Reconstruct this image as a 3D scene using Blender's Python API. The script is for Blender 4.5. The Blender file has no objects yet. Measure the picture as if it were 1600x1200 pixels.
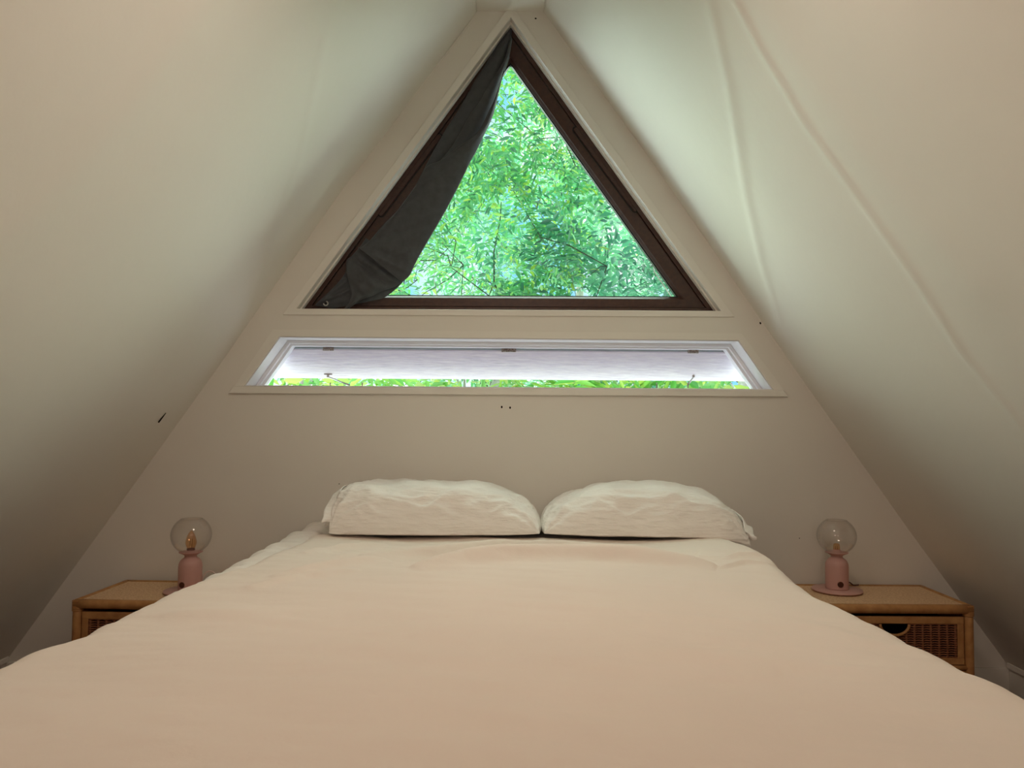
import bpy, bmesh, math, random
import numpy as np
from mathutils import Vector, Matrix, noise
from mathutils.geometry import tessellate_polygon
random.seed(7); np.random.seed(7)
S = bpy.context.scene
COL = S.collection
PI = math.pi

# ------------------------------------------------------------------ camera
F = 1200.0; CAMZ = 1.06; D = 3.0
cam_d = bpy.data.cameras.new('camera'); cam = bpy.data.objects.new('camera', cam_d); COL.objects.link(cam)
cam_d.sensor_width = 36; cam_d.lens = 36*F/1600; cam_d.clip_start = 0.02; cam_d.clip_end = 200
CM = Matrix.Rotation(math.radians(-0.14), 4, 'Z') @ Matrix.Rotation(math.radians(90+2.62), 4, 'X') @ Matrix.Rotation(math.radians(0.40), 4, 'Z')
cam.matrix_world = Matrix.Translation((0, -D, CAMZ)) @ CM
S.camera = cam
CR = CM.to_3x3(); CO = Vector((0, -D, CAMZ))
def ray(px, py): return CR @ Vector(((px-800)/F, (600-py)/F, -1))
def P(px, py, Y=0.0):
    d = ray(px, py); return CO + d*((Y+D)/d.y)
def PZ(px, py, z):
    d = ray(px, py); return CO + d*((z-CAMZ)/d.z)

# ------------------------------------------------------------------ light
S.view_settings.view_transform = 'Standard'; S.view_settings.look = 'None'
S.view_settings.gamma = 1; S.view_settings.use_curve_mapping = False
S.view_settings.exposure = 0.0
S.cycles.use_denoising = True
S.cycles.max_bounces = 8; S.cycles.diffuse_bounces = 5; S.cycles.transparent_max_bounces = 12
S.cycles.sample_clamp_indirect = 4
W = bpy.data.worlds.new('world'); S.world = W; W.use_nodes = True
nt = W.node_tree; nt.nodes.clear()
wo = nt.nodes.new('ShaderNodeOutputWorld'); bg = nt.nodes.new('ShaderNodeBackground')
tc = nt.nodes.new('ShaderNodeTexCoord'); nz = nt.nodes.new('ShaderNodeTexNoise'); cr = nt.nodes.new('ShaderNodeValToRGB')
nz.inputs['Scale'].default_value = 6; nz.inputs['Detail'].default_value = 4
cr.color_ramp.elements[0].position = 0.42; cr.color_ramp.elements[0].color = (0.24, 0.64, 0.93, 1)
cr.color_ramp.elements[1].position = 0.56; cr.color_ramp.elements[1].color = (0.95, 0.98, 1.0, 1)
nt.links.new(tc.outputs['Generated'], nz.inputs['Vector']); nt.links.new(nz.outputs['Fac'], cr.inputs['Fac'])
nt.links.new(cr.outputs['Color'], bg.inputs['Color']); nt.links.new(bg.outputs[0], wo.inputs['Surface'])
bg.inputs['Strength'].default_value = 1.25

def light(name, kind, loc, energy, color, rot=None, **kw):
    d = bpy.data.lights.new(name, kind); d.energy = energy; d.color = color
    for k, v in kw.items(): setattr(d, k, v)
    o = bpy.data.objects.new(name, d); COL.objects.link(o); o.location = loc
    if rot is not None: o.rotation_euler = rot
    return o
def aim(o, direction): o.rotation_euler = Vector(direction).to_track_quat('-Z', 'Y').to_euler()
# hazy daylight from outdoors, coming in through the two windows
sun = light('daylight', 'SUN', (0, 6, 6), 18.0, (0.83, 1.0, 0.86), angle=math.radians(118)); aim(sun, (0.08, -1, -0.34))
# the warm flat ceiling lamp of the loft under the ridge, above the foot of the bed, shining down
light('ceiling_lamp', 'AREA', (0.0, -1.70, 2.20), 8.0, (1.0, 0.81, 0.68), rot=(0, 0, 0), shape='DISK', size=0.40)
# added unseen warm light low behind the camera, lifts low slopes and pillow fronts
light('rear_fill', 'POINT', (0.15, -4.4, 1.15), 22, (1.0, 0.82, 0.70), shadow_soft_size=0.16)
# daylight coming through the opening at the far end of the loft is only bounce: the far wall closes the room

# ------------------------------------------------------------------ materials
def mat(name, color, rough=0.6, spec=0.3, var=0.0, vscale=8.0, bump=0.0, bscale=60.0, stretch=None, color2=None, metal=0.0, detail=4, coat=0, sheen=0.0):
    m = bpy.data.materials.new(name); m.use_nodes = True; n = m.node_tree; b = n.nodes['Principled BSDF']
    b.inputs['Base Color'].default_value = (*color, 1); b.inputs['Roughness'].default_value = rough
    b.inputs['Specular IOR Level'].default_value = spec; b.inputs['Metallic'].default_value = metal
    if sheen: b.inputs['Sheen Weight'].default_value = sheen
    t = n.nodes.new('ShaderNodeTexCoord'); mp = n.nodes.new('ShaderNodeMapping')
    n.links.new(t.outputs['Object'], mp.inputs['Vector'])
    if stretch: mp.inputs['Scale'].default_value = stretch
    if var or color2:
        q = n.nodes.new('ShaderNodeTexNoise'); q.inputs['Scale'].default_value = vscale; q.inputs['Detail'].default_value = detail
        n.links.new(mp.outputs[0], q.inputs['Vector'])
        r = n.nodes.new('ShaderNodeValToRGB'); r.color_ramp.elements[0].position = 0.3; r.color_ramp.elements[1].position = 0.7
        c2 = color2 or tuple(min(1, c*(1+var)) for c in color); c1 = color if color2 else tuple(c*(1-var) for c in color)
        r.color_ramp.elements[0].color = (*c1, 1); r.color_ramp.elements[1].color = (*c2, 1)
        n.links.new(q.outputs['Fac'], r.inputs['Fac']); n.links.new(r.outputs['Color'], b.inputs['Base Color'])
    if bump:
        q = n.nodes.new('ShaderNodeTexNoise'); q.inputs['Scale'].default_value = bscale; q.inputs['Detail'].default_value = 5
        n.links.new(mp.outputs[0], q.inputs['Vector'])
        bp = n.nodes.new('ShaderNodeBump'); bp.inputs['Strength'].default_value = 1.0; bp.inputs['Distance'].default_value = bump
        n.links.new(q.outputs['Fac'], bp.inputs['Height']); n.links.new(bp.outputs['Normal'], b.inputs['Normal'])
    return m
M = {}
M['plaster'] = mat('painted_plaster', (0.80, 0.765, 0.70), 0.55, 0.3, var=0.015, vscale=2.5, bump=0.0012, bscale=14)
M['trim'] = mat('painted_trim', (0.83, 0.80, 0.735), 0.45, 0.35, var=0.015, vscale=5, bump=0.0006, bscale=30)
M['white_paint'] = mat('white_gloss_paint', (0.90, 0.89, 0.92), 0.4, 0.4, var=0.02, vscale=10, bump=0.0005, bscale=40)
M['flap_paint'] = mat('white_painted_plywood', (0.80, 0.74, 0.88), 0.6, 0.25, color2=(0.93, 0.88, 0.97), vscale=14, bump=0.003, bscale=18, stretch=(1, 9, 9))
M['brown'] = mat('brown_window_frame', (0.044, 0.017, 0.013), 0.34, 0.45, color2=(0.070, 0.028, 0.018), vscale=60, bump=0.0005, bscale=90)
M['black'] = mat('black_gasket', (0.006, 0.006, 0.006), 0.5, 0.3, var=0.05)
M['rail_shade'] = mat('blue_grey_shaded_rail', (0.42, 0.50, 0.56), 0.6, 0.25, color2=(0.55, 0.64, 0.70), vscale=12, stretch=(1, 8, 8))  # blue-grey stands in for shade on the frame head
M['dark_hole'] = mat('dark_hole', (0.012, 0.009, 0.007), 0.9, 0.05, var=0.05)
M['rust'] = mat('rusty_metal', (0.16, 0.09, 0.07), 0.6, 0.4, color2=(0.50, 0.45, 0.42), vscale=150, bump=0.001, bscale=200, metal=0.4)
M['steel'] = mat('dull_steel', (0.55, 0.53, 0.50), 0.35, 0.5, var=0.1, vscale=60, metal=0.8)
M['curtain'] = mat('charcoal_curtain_cloth', (0.082, 0.088, 0.096), 0.9, 0.15, var=0.10, vscale=40, bump=0.0006, bscale=500, sheen=0.08)
M['duvet'] = mat('blush_cotton', (0.76, 0.66, 0.58), 0.85, 0.12, var=0.02, vscale=3, bump=0.0012, bscale=35, sheen=0.05)
M['sheet'] = mat('white_sheet_cotton', (0.80, 0.74, 0.68), 0.85, 0.12, var=0.02, vscale=5, bump=0.002, bscale=22, sheen=0.05)
M['pillow'] = mat('white_pillow_cotton', (0.89, 0.855, 0.80), 0.85, 0.12, var=0.02, vscale=8, bump=0.009, bscale=16, stretch=(1, 1.4, 4.0), sheen=0.05)
M['pink'] = mat('pink_powder_coat', (0.62, 0.36, 0.315), 0.45, 0.4, var=0.02, vscale=20, bump=0.0002, bscale=300)
M['knob'] = mat('dark_copper_knob', (0.10, 0.035, 0.02), 0.35, 0.5, var=0.1, vscale=50, metal=0.5)
M['cord'] = mat('pale_pink_cord', (0.75, 0.60, 0.54), 0.5, 0.4, var=0.02)
M['dark_cord'] = mat('dark_red_cord', (0.10, 0.03, 0.025), 0.5, 0.4, var=0.02)
M['rattan'] = mat('rattan_cane', (0.40, 0.185, 0.065), 0.5, 0.35, color2=(0.55, 0.29, 0.11), vscale=30, bump=0.001, bscale=120)
M['rattan_top'] = mat('woven_rattan_top', (0.62, 0.38, 0.20), 0.6, 0.3, color2=(0.92, 0.68, 0.43), vscale=150, bump=0.0022, bscale=150, detail=6)
M['rattan_dark'] = mat('dark_woven_rattan', (0.20, 0.07, 0.038), 0.5, 0.35, color2=(0.34, 0.14, 0.065), vscale=120, bump=0.0008, bscale=250)
M['rattan_mid'] = mat('brown_rattan_ribs', (0.24, 0.09, 0.04), 0.5, 0.35, color2=(0.36, 0.16, 0.07), vscale=90, bump=0.0008, bscale=200)
M['drawer_inside'] = mat('dark_drawer_inside', (0.025, 0.014, 0.008), 0.8, 0.1, var=0.1)
M['mattress'] = mat('mattress_ticking', (0.75, 0.72, 0.68), 0.9, 0.1, var=0.02)
M['bed_wood'] = mat('pine_bed_frame', (0.45, 0.27, 0.13), 0.5, 0.3, var=0.15, vscale=10, stretch=(1, 8, 8))
M['floor'] = mat('dark_floorboards', (0.16, 0.085, 0.045), 0.5, 0.3, color2=(0.23, 0.13, 0.07), vscale=6, stretch=(8, 1, 1))
M['far_wall'] = mat('far_wall_paint', (0.50, 0.42, 0.36), 0.8, 0.2, var=0.03)
M['bark'] = mat('pale_bark', (0.42, 0.37, 0.28), 0.9, 0.1, color2=(0.62, 0.60, 0.50), vscale=9, bump=0.01, bscale=30)
M['twig'] = mat('twig_bark', (0.05, 0.06, 0.04), 0.9, 0.1, color2=(0.14, 0.13, 0.09), vscale=30)
M['bounce_ground'] = mat('pale_bounce_ground', (0.74, 0.67, 0.77), 0.95, 0.1, color2=(0.82, 0.76, 0.85), vscale=3, bump=0.01, bscale=30)  # unseen ground colour, made pale lilac to bounce daylight up

def glass_mat(name, tint, refl_rough=0.0, f0=0.03, edge=0.55, power=4.0):
    m = bpy.data.materials.new(name); m.use_nodes = True; n = m.node_tree; n.nodes.clear()
    o = n.nodes.new('ShaderNodeOutputMaterial'); mx = n.nodes.new('ShaderNodeMixShader')
    tr = n.nodes.new('ShaderNodeBsdfTransparent'); gl = n.nodes.new('ShaderNodeBsdfGlossy')
    tr.inputs['Color'].default_value = (*tint, 1); gl.inputs['Roughness'].default_value = refl_rough
    lw = n.nodes.new('ShaderNodeLayerWeight'); lw.inputs['Blend'].default_value = 0.5
    pw = n.nodes.new('ShaderNodeMath'); pw.operation = 'POWER'; pw.inputs[1].default_value = power
    ml = n.nodes.new('ShaderNodeMath'); ml.operation = 'MULTIPLY_ADD'; ml.inputs[1].default_value = edge; ml.inputs[2].default_value = f0
    n.links.new(lw.outputs['Facing'], pw.inputs[0]); n.links.new(pw.outputs[0], ml.inputs[0])
    n.links.new(ml.outputs[0], mx.inputs[0]); n.links.new(tr.outputs[0], mx.inputs[1]); n.links.new(gl.outputs[0], mx.inputs[2])
    n.links.new(mx.outputs[0], o.inputs['Surface'])
    return m
M['glass'] = glass_mat('window_glass', (0.97, 1.0, 0.98), 0.0, 0.0, 0.4)
M['globe'] = glass_mat('clear_globe_glass', (0.985, 0.98, 0.975), 0.015, 0.045, 0.7, 2.6)
M['bulb'] = glass_mat('amber_bulb_glass', (0.93, 0.72, 0.52), 0.03, 0.06, 0.5, 2.0)

def leaf_mat(name, stops, trans=0.6):
    m = bpy.data.materials.new(name); m.use_nodes = True; n = m.node_tree; n.nodes.clear()
    o = n.nodes.new('ShaderNodeOutputMaterial'); g = n.nodes.new('ShaderNodeNewGeometry')
    r = n.nodes.new('ShaderNodeValToRGB'); r.color_ramp.interpolation = 'LINEAR'
    e = r.color_ramp.elements
    while len(e) < len(stops): e.new(0.5)
    for k, (p_, c) in enumerate(stops): e[k].position = p_; e[k].color = (*c, 1)
    n.links.new(g.outputs['Random Per Island'], r.inputs['Fac'])
    df = n.nodes.new('ShaderNodeBsdfDiffuse'); tl = n.nodes.new('ShaderNodeBsdfTranslucent'); mx = n.nodes.new('ShaderNodeMixShader'); gl = n.nodes.new('ShaderNodeBsdfGlossy')
    gl.inputs['Roughness'].default_value = 0.35
    m2 = n.nodes.new('ShaderNodeMixShader'); m2.inputs[0].default_value = 0.14
    mx.inputs[0].default_value = trans
    n.links.new(r.outputs[0], df.inputs[0]); n.links.new(r.outputs[0], tl.inputs[0])
    n.links.new(df.outputs[0], mx.inputs[1]); n.links.new(tl.outputs[0], mx.inputs[2])
    n.links.new(mx.outputs[0], m2.inputs[1]); n.links.new(gl.outputs[0], m2.inputs[2]); n.links.new(m2.outputs[0], o.inputs['Surface'])
    return m
M['leaf_a'] = leaf_mat('fresh_green_leaves', [(0, (0.02, 0.14, 0.06)), (0.35, (0.09, 0.42, 0.13)), (0.75, (0.17, 0.55, 0.14)), (1, (0.48, 0.66, 0.06))])
M['leaf_b'] = leaf_mat('blue_green_leaves', [(0, (0.02, 0.12, 0.075)), (0.5, (0.07, 0.34, 0.18)), (1, (0.16, 0.48, 0.22))])
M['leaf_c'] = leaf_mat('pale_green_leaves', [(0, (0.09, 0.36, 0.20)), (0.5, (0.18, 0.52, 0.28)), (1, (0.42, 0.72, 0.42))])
M['leaf_y'] = leaf_mat('yellow_green_leaves', [(0, (0.10, 0.40, 0.07)), (0.5, (0.26, 0.55, 0.08)), (1, (0.58, 0.66, 0.12))])

# ------------------------------------------------------------------ helpers
def link(o, parent=None):
    COL.objects.link(o)
    if parent is not None: o.parent = parent
    return o
def obj(name, vf, m, parent=None, smooth=False, bevel=0, label=None):
    me = bpy.data.meshes.new(name); v, f = vf
    me.from_pydata([tuple(x) for x in v], [], [tuple(x) for x in f])
    if isinstance(m, (list, tuple)):
        for k in m: me.materials.append(k)
    else: me.materials.append(m)
    bm = bmesh.new(); bm.from_mesh(me); bmesh.ops.recalc_face_normals(bm, faces=bm.faces); bm.to_mesh(me); bm.free()
    if smooth: me.polygons.foreach_set('use_smooth', [True]*len(me.polygons))
    o = bpy.data.objects.new(name, me); link(o, parent)
    if bevel:
        b = o.modifiers.new('bevel', 'BEVEL'); b.width = bevel; b.segments = 2; b.limit_method = 'ANGLE'
    if label: o['label'] = label
    return o
def empty(name, loc=(0, 0, 0), label=None, cat=None, group=None, kind=None, rz=0):
    o = bpy.data.objects.new(name, None); COL.objects.link(o); o.location = loc; o.rotation_euler.z = rz; o.empty_display_size = .05
    tag(o, label, cat, group, kind); return o
def tag(o, label=None, cat=None, group=None, kind=None):
    if label: o['label'] = label
    if cat: o['category'] = cat
    if group: o['group'] = group
    if kind: o['kind'] = kind
    return o
def cat(*vfs):
    V = []; Fc = []
    for v, f in vfs:
        n = len(V); V += [tuple(a) for a in v]; Fc += [tuple(i+n for i in q) for q in f]
    return V, Fc
def box(x0, x1, y0, y1, z0, z1):
    v = [(x, y, z) for x in (x0, x1) for y in (y0, y1) for z in (z0, z1)]
    return v, [(0, 1, 3, 2), (4, 6, 7, 5), (0, 4, 5, 1), (2, 3, 7, 6), (0, 2, 6, 4), (1, 5, 7, 3)]
def lathe(prof, n=48, cx=0, cy=0, cap=True):
    V = []; Fc = []
    for r, z in prof:
        for k in range(n):
            a = 2*PI*k/n; V.append((cx+r*math.cos(a), cy+r*math.sin(a), z))
    for i in range(len(prof)-1):
        for k in range(n):
            k2 = (k+1) % n; Fc.append((i*n+k, i*n+k2, (i+1)*n+k2, (i+1)*n+k))
    if cap:
        Fc.append(tuple(range(n))[::-1]); Fc.append(tuple((len(prof)-1)*n+k for k in range(n)))
    return V, Fc
def tube(pts, r, n=8, taper=None):
    pts = [Vector(p) for p in pts]; V = []; Fc = []
    up = Vector((0.13, 0.31, 0.94))
    for i, p in enumerate(pts):
        t = (pts[min(i+1, len(pts)-1)]-pts[max(i-1, 0)]).normalized()
        a = t.cross(up).normalized(); b = t.cross(a)
        rr = r if taper is None else r*(1-(1-taper)*i/(len(pts)-1))
        for k in range(n):
            th = 2*PI*k/n; V.append(p+(a*math.cos(th)+b*math.sin(th))*rr)
    for i in range(len(pts)-1):
        for k in range(n):
            k2 = (k+1) % n; Fc.append((i*n+k, i*n+k2, (i+1)*n+k2, (i+1)*n+k))
    Fc.append(tuple(range(n))[::-1]); Fc.append(tuple((len(pts)-1)*n+k for k in range(n)))
    return V, Fc
def inset(poly, ds):
    """poly: list of (x,z) clockwise or ccw; ds: inset per edge i (i -> i+1), positive = inwards"""
    n = len(poly); area = sum(poly[i][0]*poly[(i+1) % n][1]-poly[(i+1) % n][0]*poly[i][1] for i in range(n))
    s = 1 if area > 0 else -1
    if not isinstance(ds, (list, tuple)): ds = [ds]*n
    L = []
    for i in range(n):
        a = Vector(poly[i]); b = Vector(poly[(i+1) % n]); t = (b-a).normalized(); nr = Vector((-t.y, t.x))*s
        L.append((a+nr*ds[i], t))
    out = []
    for i in range(n):
        p1, t1 = L[i-1]; p2, t2 = L[i]
        den = t1.x*t2.y-t1.y*t2.x; w = p2-p1; u = (w.x*t2.y-w.y*t2.x)/den
        q = p1+t1*u; out.append((q.x, q.y))
    return out
def ring(outer, inner, y0, y1, yi0=None):
    """closed picture-frame solid between two outlines (x,z); yi0: front y of the inner outline"""
    if yi0 is None: yi0 = y0
    n = len(outer); V = []
    V += [(x, y0, z) for x, z in outer]; V += [(x, yi0, z) for x, z in inner]
    V += [(x, y1, z) for x, z in inner]; V += [(x, y1, z) for x, z in outer]
    Fc = []
    for r in range(4):
        a = r*n; b = ((r+1) % 4)*n
        for i in range(n):
            j = (i+1) % n; Fc.append((a+i, a+j, b+j, b+i))
    return V, Fc
def prism(poly, y0, y1):
    n = len(poly); V = [(x, y0, z) for x, z in poly]+[(x, y1, z) for x, z in poly]
    return V, [tuple(range(n)), tuple(range(2*n-1, n-1, -1))]+[(i, (i+1) % n, n+(i+1) % n, n+i) for i in range(n)]
def slab_holes(outer, holes, y0, y1):
    polys = [outer]+holes; flat = [p for q in polys for p in q]
    tris = tessellate_polygon([[Vector((x, z, 0)) for x, z in q] for q in polys]); N = len(flat)
    V = [(x, y0, z) for x, z in flat]+[(x, y1, z) for x, z in flat]
    Fc = [tuple(t) for t in tris]+[tuple(i+N for i in t[::-1]) for t in tris]
    k = 0
    for q in polys:
        for i in range(len(q)):
            j = (i+1) % len(q); Fc.append((k+i, k+j, N+k+j, N+k+i))
        k += len(q)
    return V, Fc
def grid_faces(nu, nv):
    return [(i*nv+j, (i+1)*nv+j, (i+1)*nv+j+1, i*nv+j+1) for i in range(nu-1) for j in range(nv-1)]
def xz(p): return (p.x, p.z)
def sm(a, b, x):
    t = min(1, max(0, (x-a)/(b-a))); return t*t*(3-2*t)

# ------------------------------------------------------------------ the loft shell
BASE = 0.13
Lc = [(745, 18), (600, 212), (535, 296), (397, 492), (340, 575), (160, 826), (25, 1012)]
Rc = [(849, 18), (930, 130), (1017, 250), (1109, 383), (1187, 497), (1253, 592), (1425, 835), (1562, 1022)]
def crease(pts):
    q = [P(*p) for p in pts]; q.sort(key=lambda p: p.z); return [p.z for p in q], [p.x for p in q]
CZ = {-1: crease(Lc), 1: crease(Rc)}
ZTOP = 0.5*(P(745, 18).z+P(849, 18).z)
def straight(side):
    z, x = CZ[side]; k = (x[-1]-x[0])/(z[-1]-z[0]); return lambda zz: x[0]+k*(zz-z[0])
ST = {s: straight(s) for s in (-1, 1)}
def crease_x(side, z):
    zs, xs = CZ[side]
    if z <= zs[0] or z >= zs[-1]: return ST[side](z)
    return float(np.interp(z, zs, xs))
YREAR = -6.2
def slope_hit(side, px, py):
    z0, z1 = 0.2, 2.6; a = Vector((ST[side](z0), 0, z0)); b = Vector((ST[side](z1), 0, z1))
    nr = (b-a).cross(Vector((0, 1, 0))); d = ray(px, py); t = (a-CO).dot(nr)/d.dot(nr); h = CO+d*t
    return (h.y, h.z)
def polydist(pts, y, z):
    best = 9e9; 
    for (a, b), (c, d) in zip(pts, pts[1:]):
        vx, vy = c-a, d-b; t = max(0, min(1, ((y-a)*vx+(z-b)*vy)/(vx*vx+vy*vy)))
        dx, dy = y-a-t*vx, z-b-t*vy; q = math.hypot(dx, dy)
        if q < abs(best): best = q if (vx*dy-vy*dx) > 0 else -q
    return best
RIDGES = {
 1: [([(1120, -60), (1190, 75), (1260, 195), (1350, 322), (1425, 430), (1500, 550), (1600, 672)], 0.016, 0.0060),
     ([(1225, 60), (1330, 215), (1430, 340), (1520, 440)], 0.07, 0.0045),
     ([(1105, -20), (1140, 130), (1166, 300), (1190, 405), (1222, 505)], 0.022, 0.0050)],
 -1: [([(350, -40), (200, 165), (100, 280), (0, 378), (-80, 470)], 0.07, 0.0060),
      ([(505, 60), (470, 250), (432, 360), (395, 480)], 0.018, 0.0020)]}
def slope(side, name):
    rid = [([slope_hit(side, *p) for p in pts], w, a) for pts, w, a in RIDGES[side]]
    ys = list(np.linspace(0.0, -3.0, 230))+list(np.linspace(-3.1, YREAR, 20)); zs = list(np.linspace(BASE, ZTOP, 210))
    ys = [0.10]+ys; V = []
    k = Vector((ST[side](ZTOP)-ST[side](BASE), 0, ZTOP-BASE)).normalized(); nr = Vector((-side*abs(k.z), 0, -abs(k.x)))
    for y in ys:
        b = sm(0, 0.9, -y)
        for z in zs:
            x = crease_x(side, z)*(1-b)+ST[side](z)*b
            d = 0.0
            if y < 0 and y > -3.05:
                for pts, w, a in rid:
                    q = polydist(pts, y, z)
                    d += a*math.exp(-(q/w)**2)
                edge = min(1, -y/0.25)
                d += 0.010*edge*noise.noise(Vector((y*1.1, z*1.3, side*3.3)))
            V.append((x+nr.x*d, y, z+nr.z*d))
    o = obj(name, (V, grid_faces(len(ys), len(zs))), M['plaster'], smooth=True)
    o['kind'] = 'structure'
    m = o.modifiers.new('thickness', 'SOLIDIFY'); m.thickness = 0.10; m.offset = 1.0
    # make the thickness go outwards
    me = o.data; c = me.polygons[len(me.polygons)//2]
    if c.normal.dot(nr) > 0: m.offset = -1.0
    return o
wall_left = slope(-1, 'wall_left'); wall_right = slope(1, 'wall_right')

# back wall with the two openings
TRI = [xz(P(798, 28)), xz(P(1126, 486)), xz(P(464, 482.5))]
TRAP = [xz(P(437, 526)), xz(P(1154, 532)), xz(P(1208, 609)), xz(P(382, 603))]
zsamp = np.linspace(0.0, ZTOP, 60)
outer = [(crease_x(-1, z)-0.085, float(z)) for z in zsamp]+[(crease_x(1, z)+0.085, float(z)) for z in zsamp[::-1]]
outer = [(-0.25, ZTOP+0.12) if False else p for p in outer]
outer.insert(60, (-0.10, ZTOP+0.12)); outer.insert(61, (0.10, ZTOP+0.12))
WT = 0.17
wb = obj('wall_back', slab_holes(outer, [TRI, TRAP], 0.0, WT), M['plaster']); wb['kind'] = 'structure'
def small_hole(px, py, w, h, ang=0, name='screw_hole', Y=-0.0015):
    c = P(px, py, 0.0); V = []
    n = 10
    for yy in (-0.0012, 0.004):
        for k in range(n):
            a = 2*PI*k/n; x = w*math.cos(a); z = h*math.sin(a)
            V.append((c.x+x*math.cos(ang)-z*math.sin(ang), yy, c.z+x*math.sin(ang)+z*math.cos(ang)))
    return obj(name, (V, [tuple(range(n)), tuple(range(n, 2*n))]+[(k, (k+1) % n, n+(k+1) % n, n+k) for k in range(n)]), M['dark_hole'], wb)
small_hole(784, 636, .0034, .005); small_hole(797, 637, .0034, .005)
small_hole(733, 26, .004, .0025, 0.3); small_hole(837, 29, .004, .003); small_hole(530, 756, .002, .002)
small_hole(1249, 841 , .0018, .0018); small_hole(1188, 505, .003, .005, .4, 'paint_chip')
# long nick in the left slope
a = slope_hit(-1, 247, 660); b = slope_hit(-1, 259, 645)
pts = []
for t in np.linspace(0, 1, 5):
    y = a[0]+(b[0]-a[0])*t; z = a[1]+(b[1]-a[1])*t; pts.append(Vector((ST[-1](z)+0.001, y, z)))
obj('scratch', tube(pts, 0.0035, 6, 0.3), M['dark_hole'], wall_left, smooth=True, label='thin dark nick in the plaster')

ceil = obj('ceiling', box(ST[-1](ZTOP)-0.16, ST[1](ZTOP)+0.16, YREAR, WT, ZTOP, ZTOP+0.10), M['plaster']); ceil['kind'] = 'structure'
XB = max(abs(ST[-1](BASE)), abs(ST[1](BASE)))
fl = obj('floor', box(-XB-.2, XB+.2, YREAR-.1, 0.0, -0.08, 0.0), M['floor']); fl['kind'] = 'structure'
rear = obj('wall_rear', prism([(-XB-.1, 0), (XB+.1, 0), (0.12, ZTOP+.1), (-0.12, ZTOP+.1)], YREAR-0.1, YREAR), M['far_wall']); rear['kind'] = 'structure'
bb = obj('baseboard_back', box(ST[-1](BASE), ST[1](BASE), -0.014, 0.0, 0.0, BASE-0.012), M['trim'], bevel=.003); bb['kind'] = 'structure'
for s, nm in ((-1, 'baseboard_left'), (1, 'baseboard_right')):
    x = ST[s](BASE); o = obj(nm, box(min(x, x+s*.1), max(x, x+s*.1), YREAR, 0.0, 0.0, BASE+0.004), M['trim'], bevel=.004); o['kind'] = 'structure'
    x2 = x-s*0.012
    o2 = obj('cap_moulding', box(min(x2, x+s*.02), max(x2, x+s*.02), YREAR, -0.014, BASE-0.010, BASE+0.012), M['trim'], o, bevel=.003)
# thin border strips where the wall boards meet beside the triangular window (left side shows a fine edge)
lp = [P(737, 33), P(536, 291)]
V = []
for p in lp:
    for dx, dy in ((-.003, 0), (.003, 0), (.003, -.0025), (-.003, -.0025)): V.append((p.x+dx, dy+.0003, p.z))
t1 = obj('trim_1', (V, [(0, 1, 5, 4), (1, 2, 6, 5), (2, 3, 7, 6), (3, 0, 4, 7), (0, 3, 2, 1), (4, 5, 6, 7)]), M['trim']); t1['kind'] = 'structure'

# ------------------------------------------------------------------ window 1: the triangle
w1 = empty('window_1', (0, 0, 0), kind='structure')
tag(w1, 'triangular window with dark brown frame high in the gable wall')
e = [1, 1, 1]   # edges: right, bottom, left
cas = inset(TRI, [-0.030, -0.024, -0.030])
obj('casing', ring(cas, TRI, -0.006, 0.0), M['trim'], w1, bevel=.0015)
o1 = TRI; i1 = inset(TRI, [0.022, 0.020, 0.022])
obj('reveal_bead', ring(inset(TRI, -0.002), inset(TRI, [0.006, 0.001, 0.006]), 0.030, 0.056), M['trim'], w1)
obj('window_frame', ring(inset(TRI, -0.002), i1, 0.056, 0.125), M['brown'], w1, bevel=.002)
s0 = inset(TRI, [0.0235, 0.0215, 0.0235]); s1 = inset(TRI, [0.073, 0.056, 0.073]); s2 = inset(TRI, [0.083, 0.066, 0.083]); s3 = inset(TRI, [0.087, 0.070, 0.087])
obj('sash', cat(ring(s0, s1, 0.064, 0.118), ring(s1, s2, 0.066, 0.112, 0.078)), M['brown'], w1, bevel=.002)
obj('gasket', ring(inset(TRI, [0.082, 0.065, 0.082]), s3, 0.082, 0.105), M['black'], w1)
obj('glass_pane', prism(inset(TRI, [0.080, 0.063, 0.080]), 0.092, 0.096), M['glass'], w1)
def vent(p0, p1, w, nm):
    a = P(*p0, 0.064); b = P(*p1, 0.064); d = (b-a).normalized(); n_ = Vector((-d.z, 0, d.x))
    pts = []
    for k in range(9):
        th = PI/2+PI*k/8; pts.append(a+d*w*math.cos(th)+n_*w*math.sin(th))
    for k in range(9):
        th = -PI/2+PI*k/8; pts.append(b+d*w*math.cos(th)+n_*w*math.sin(th))
    poly = [(q.x, q.z) for q in pts]
    dark = obj('trickle_vent', ring(inset(poly, -0.004), poly, 0.0622, 0.066), M['black'], w1)
    obj('vent_cover', prism(inset(poly, 0.002), 0.0585, 0.066), M['brown'], dark, bevel=.0015)
    m_ = (a*0.35+b*0.65); obj('vent_slider', prism([(m_.x-.012, m_.z-.004), (m_.x+.012, m_.z-.004), (m_.x+.012, m_.z+.004), (m_.x-.012, m_.z+.004)], 0.056, 0.059), M['brown'], dark)
vent((900, 203), (992, 327), 0.011, 'r'); vent((686, 214), (596, 334), 0.011, 'l')

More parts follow.
